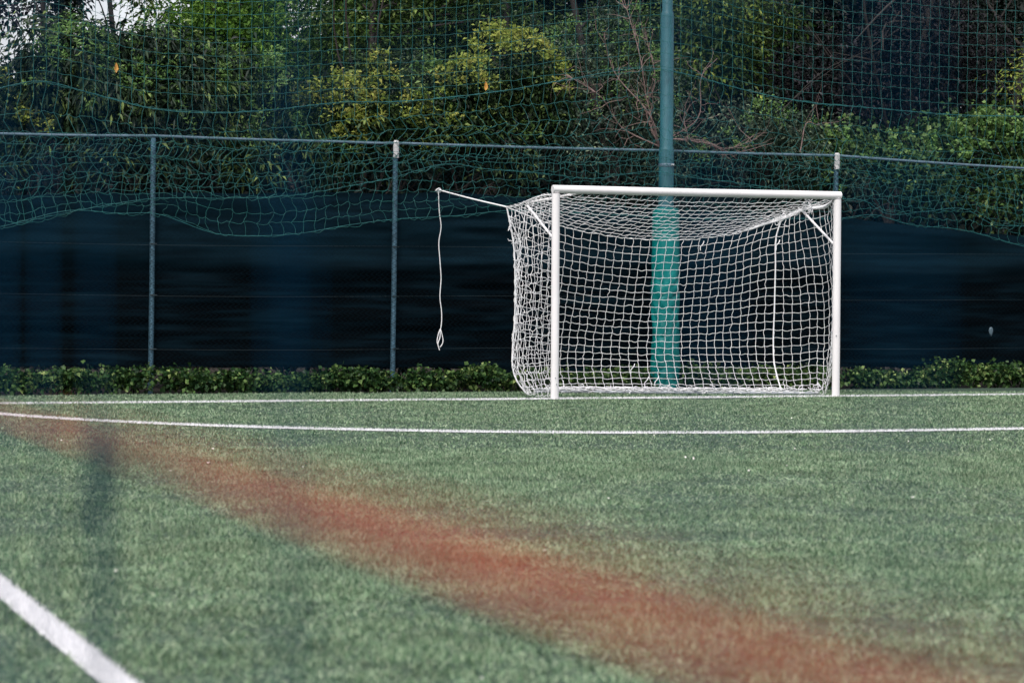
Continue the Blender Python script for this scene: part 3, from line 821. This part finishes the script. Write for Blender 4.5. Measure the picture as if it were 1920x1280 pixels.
dead_branch("short crooked bare twig rising from the rail left of the last capped post", A_(1500, 285, 2.6), [A_(1530, 195, 2.6)], .008, 204, twigs=5)

GT = "trees behind the hedge"
Y1 = 6.0
def ZY(v, y): return Zp(v, y)
tree("maroon_tree", "dark maroon leaved tree in the top left corner against the pale sky", X(-40, 5), 5.0, 6.5, .06, [(0, 0, ZY(20, 5), .5, .6, .9, 70), (-.6, 0, ZY(-100, 5), 1.0, .8, 1.2, 38)], 0.075, .5, 49, .16, M["purple"], 301, GT)
tree("young_tree", "thin trunked tree with sparse leaves against the sky, second tree from the left", X(62, 7), 7.0, 8.0, .035, [(.05, 0, ZY(20, 7), .4, .4, .5, 12), (0.3, 0, ZY(-160, 7), 1.2, .9, 1.2, 38)], 0.068, .5, 45, .14, M["mid_tree"], 302, GT)
tree("leafy_tree", "dark green leafy tree rising above the tall laurel, against the sky", X(115, 5.5), 5.5, 6.5, .05, [(.05, 0, ZY(20, 5.5), .28, .4, .5, 34), (.2, 0, ZY(-140, 5.5), .9, .8, .8, 31)], 0.075, .45, 49, .13, M["dark"], 303, GT)
tree("leafy_tree", "slender dark tree with hanging leaves, left of the bright green trees", X(225, 6.2), 6.2, 7.0, .05, [(.0, 0, ZY(40, 6.2), .5, .5, .55, 52), (.2, 0, ZY(-120, 6.2), 1.0, .8, .9, 31)], 0.075, .42, 45, .15, M["mid_tree"], 304, GT)
tree("woodland_tree", "bright green tree with a slim leaning trunk, behind the gap left of the yellow tuft", X(385, 7), 7.0, 8.5, .055, [(.1, .2, ZY(70, 7), .8, .7, .85, 150), (.2, 0, ZY(-140, 7), 1.3, 1, 1.2, 45)], 0.075, .45, 49, .17, M["bright"], 305, GT, lean=(-.03, 0))
tree("woodland_tree", "bright green tree with a pale sky gap beside its trunk, left of the yellow tuft", X(598, 6.5), 6.5, 8.5, .05, [(-.45, .2, ZY(110, 6.5), .8, .6, .8, 150), (.3, .3, ZY(90, 6.5), .5, .5, .5, 60), (-.5, 0, ZY(-160, 6.5), 1.1, .9, 1.1, 38)], 0.075, .45, 49, .17, M["bright"], 306, GT, lean=(-.02, 0))
tree("woodland_tree", "leafy tree with a thin bare trunk, above and behind the second fence post", X(693, 5.2), 5.2, 8.0, .055, [(.1, .6, ZY(40, 5.8), .9, .6, .9, 170), (.2, 0, ZY(-170, 5.2), 1.2, 1, 1.0, 45)], 0.068, .45, 49, .16, M["mid_tree"], 307, GT, lean=(-.03, 0))
tree("woodland_tree", "dark trunked tree with yellowish leaves, midway between second fence post and tall pole", X(905, 5.0), 5.0, 8.0, .07, [(-.3, .9, ZY(60, 5.8), .9, .6, 1.0, 190), (.3, .5, ZY(10, 5.4), .7, .5, .7, 100), (0, 0, ZY(-170, 5), 1.3, 1, 1.0, 45)], 0.068, .45, 49, .16, M["mid_tree"], 308, GT)
tree("woodland_tree", "tree with drooping bright leaves directly behind the top of the tall pole", X(1190, 5.4), 5.4, 8.0, .06, [(.2, .4, ZY(60, 5.6), 1.1, .6, 1.0, 200), (0, 0, ZY(-170, 5), 1.3, 1, 1.0, 45)], 0.071, .4, 49, .16, M["mid_tree"], 309, GT)
tree("woodland_tree", "yellow green tree with a straight grey trunk, right of the tall pole", X(1392, 4.6), 4.6, 8.0, .045, [(-.35, -.2, ZY(60, 4.5), .55, .4, .7, 120), (.2, -.2, ZY(20, 4.5), .35, .3, .35, 45), (0, 0, ZY(-190, 4.6), 1.1, .9, .9, 38)], 0.078, .4, 49, .15, M["yellow_green"], 310, GT)
tree("purple_tree", "wide dark purple leaved tree filling the upper right of the view", X(1650, 4.2), 4.2, 7.0, .08, [(0, 0, ZY(90, 4.2), 1.35, .7, 1.1, 300), (.9, .1, ZY(60, 4.2), 1.0, .6, 1.0, 170), (-.9, .5, ZY(120, 4.5), .8, .5, .9, 120), (0, 0, ZY(-190, 4.2), 1.8, 1.2, 1.0, 59)], 0.058, .5, 49, .17, M["purple"], 311, GT)
tree("yellow_tree", "feathery yellow green tree leaning in at the right edge", X(2010, 3.1), 3.1, 5.5, .05, [(-.45, 0, ZY(85, 3.1), .52, .35, .36, 85), (.4, 0, ZY(40, 3.1), .7, .4, .7, 80)], 0.068, .28, 57, .13, M["new_growth"], 312, GT)
tree("dark_tree", "dark tree filling the space behind the purple tree at the far right", X(1850, 6.5), 6.5, 8.0, .09, [(0, 0, ZY(150, 6.5), 1.8, .7, 1.5, 240), (0, 0, ZY(-160, 6.5), 2.0, 1, 1.3, 59)], 0.068, .5, 49, .2, M["dark"], 313, GT)
tree("dark_tree", "dark tree behind the bare twigs and the pole's right side", X(1420, 7), 7.0, 8.5, .08, [(0, 0, ZY(150, 7), 1.7, .7, 1.5, 240), (0, 0, ZY(-160, 7), 1.8, 1, 1.3, 59)], 0.068, .5, 49, .2, M["dark"], 314, GT)

# a far wood behind everything on the middle and right, one mass
rg = np.random.default_rng(400)
n = 6000
x = rg.uniform(X(-400, 12), X(2300, 12), n); z = rg.uniform(0.5, 8.5, n); y = 11 + rg.random(n) * 2.5
edge = vnoise(x, z, .9, 401)
k = ((edge > .25) | (x > X(900, 12)) | (z < 4)) & ~((np.abs(x - X(604, 12)) < .75) & (z > 4.6)) & ~((x < X(470, 12)) & (z > np.maximum(3.9, 4.4 + (x - X(330, 12)) * 1.2)))
mb = MB(); clump_leaves(mb, np.stack([x, y, z], -1)[k], 34, .30, .26, .5, rg)
tag(mb.build("far_wood", M["dark"], smooth=False), "dark mass of distant woodland behind the trees", kind="stuff")

x = rg.uniform(-9, 11, 1100); z = rg.uniform(.2, 3.3, 1100); y = rg.uniform(4.3, 5.4, 1100)
mb = MB(); clump_leaves(mb, np.stack([x, y, z], -1), 30, .2, .12, .5, rg)
tag(mb.build("undergrowth", M["dark"], smooth=False), "dark undergrowth in the shade behind the hedge", kind="stuff")

# ivy along the foot of the fence
rg = np.random.default_rng(500)
n = 2600
x = rg.uniform(-7.5, 8.5, n); y = 1.88 + .26 * rg.random(n)
zt_ = .205 + .13 * (vnoise(x, x * 0, .5, 501) - .5) + .06 * (vnoise(x, x * 0, .12, 502) - .5)
z = tz + .05 + (zt_ - .05) * rg.random(n)**.8
k = np.abs(x - px0) > .18
for x_ in posts: k &= np.abs(x - x_) > .07
k &= ~((x > .05) & (x < .35) & (z > .15))
mb = MB(); clump_leaves(mb, np.stack([x, y, z], -1)[k], 11, .035, .052, .85, rg, up=.5, down=.2)
tag(mb.build("ivy_ground_cover", M["ivy"], smooth=False), "low strip of small leaved ivy along the foot of the fence", kind="stuff")

# ------------------------------------------------------------------ petals scattered on the turf
pet_px = [(905, 1272), (1707, 1180), (1824, 1166), (1022, 1032), (1142, 934), (1404, 883), (1286, 857), (1300, 859), (400, 841), (318, 882), (391, 867), (434, 872), (32, 910), (30, 893), (680, 855), (683, 842), (840, 852), (567, 875), (1573, 974), (1712, 932), (1181, 834), (1484, 784), (1490, 841), (1226, 816), (1474, 873), (219, 1069), (1640, 1198), (1310, 765), (114, 825), (1856, 824), (1703, 828), (1240, 1068)]
rg = np.random.default_rng(600)
pm = None
for k, (u, v) in enumerate(pet_px):
    c = at_ground(u, v, -.004)
    if pm is None:
        mb = MB(); a = np.linspace(0, 2 * math.pi, 8, endpoint=False)
        ring = np.stack([.011 * np.cos(a), .007 * np.sin(a), .003 * np.cos(2 * a) + .004], -1)
        mb.add(np.concatenate([ring, [[0, 0, 0]]]), [[8, i, (i + 1) % 8] for i in range(8)])
        o = mb.build("petal", M["petal"]); pm = o
    else:
        o = pm.copy(); COL.objects.link(o)
    o.location = tuple(c); o.rotation_euler = (rg.normal(0, .4), rg.normal(0, .4), rg.random() * 6)
    sc_ = .72 if v > 1000 else rg.uniform(.7, 1.1)
    o.scale = (sc_, sc_, sc_)
    tag(o, "tiny white petal lying on the green turf", "petal", "white petals scattered on the turf")

# ------------------------------------------------------------------ the side net the photographer stands behind
DX = .175
NX = CAM[0] + DX
side_net = thing("side_net", (NX, CAM[1] + 1.5, 0), "thin dark teal side net close to the viewer, laced to an orange rope", "net")
rz = CAM[2] - .362 * DX
t = np.linspace(-1.2, 5.0, 80)
def sway(tt, z): return NX + .006 * (vnoise(tt, z, .5, 701) - .5)
rope = MB()
zr = rz + .002 * np.sin(t * 2)
rope.tubes(np.stack([np.full(80, NX), CAM[1] + t, zr], -1), np.interp(t, [.5, .9, 1.5, 2.2], [.0021, .0018, .0012, .0009]), 8)
rope.build("orange_border_rope", M["orange_rope"], side_net)
lace = MB()
tt = np.arange(-1.2, 1.12, .0015)
lace.tubes(np.stack([NX + .003 * np.cos(tt * 420), CAM[1] + tt, rz + .0075 + .006 * np.sin(tt * 420)], -1), np.interp(tt, [.5, 1.1], [.0005, .00008]), 4)
lace.build("orange_lacing", M["orange_rope"], side_net)
mesh = MB()
T190 = (FPX * DX / math.cos(YAW) / 870 - DX * math.sin(YAW)) / math.cos(YAW)
tv = np.array([T190 + .12 * k for k in range(-13, 26)])   # upright strands
zz = np.linspace(0.02, 3.2, 40)
for k, t0 in enumerate(tv):
    if k % 7 in (2, 5): continue
    t0 = t0 + (0 if k == 13 else .05 * math.sin(k * 2.7))
    mesh.tubes(np.stack([sway(t0 + 0 * zz, zz), CAM[1] + t0 + .012 * (vnoise(zz, zz * 0 + k, .25, 702) - .5) + .02 * math.sin(k * 1.9) * (zz - .9), zz], -1), .0007 * (1.35 if k > 12 else .9) * (.75 + .5 * math.sin(k * 4.1) ** 2), 5)
for k in range(-7, 19):
    z0 = rz + k * .12
    mesh.tubes(np.stack([sway(t, z0 + 0 * t), CAM[1] + t, z0 + .012 * (vnoise(t, t * 0 + k, .3, 703) - .5)], -1), .0007, 5)
mesh.tubes(np.stack([sway(.315 + 0 * zz, zz), CAM[1] + .315 + .03 * (zz - .9), zz], -1), .0008, 5)
mesh.build("netting", M["near_twine"], side_net)
tie_ = MB()
t0 = T190
for dy, dz, r0_ in ((.14, -.060, .0030), (-.004, -.10, .0026), (.004, -.05, .0016)):
    tie_.tubes(interp_path([(NX, CAM[1] + t0, rz + .004), (NX, CAM[1] + t0 + dy * .1, rz - .018), (NX + .002, CAM[1] + t0 + dy * .5, rz + dz * .55), (NX, CAM[1] + t0 + dy, rz + dz)], 14), np.linspace(r0_, r0_ * .5, 14), 5)
tie_.lathe((NX, CAM[1] + t0, rz - .016), [(.0016, -.008), (.0042, 0), (.0054, .012), (.0046, .022), (.0015, .028)], 10)
tie_.build("lashing", M["teal_dark"], side_net)
print("leaf/blade verts", sum(len(o.data.vertices) for o in SC.objects if o.type == 'MESH'))
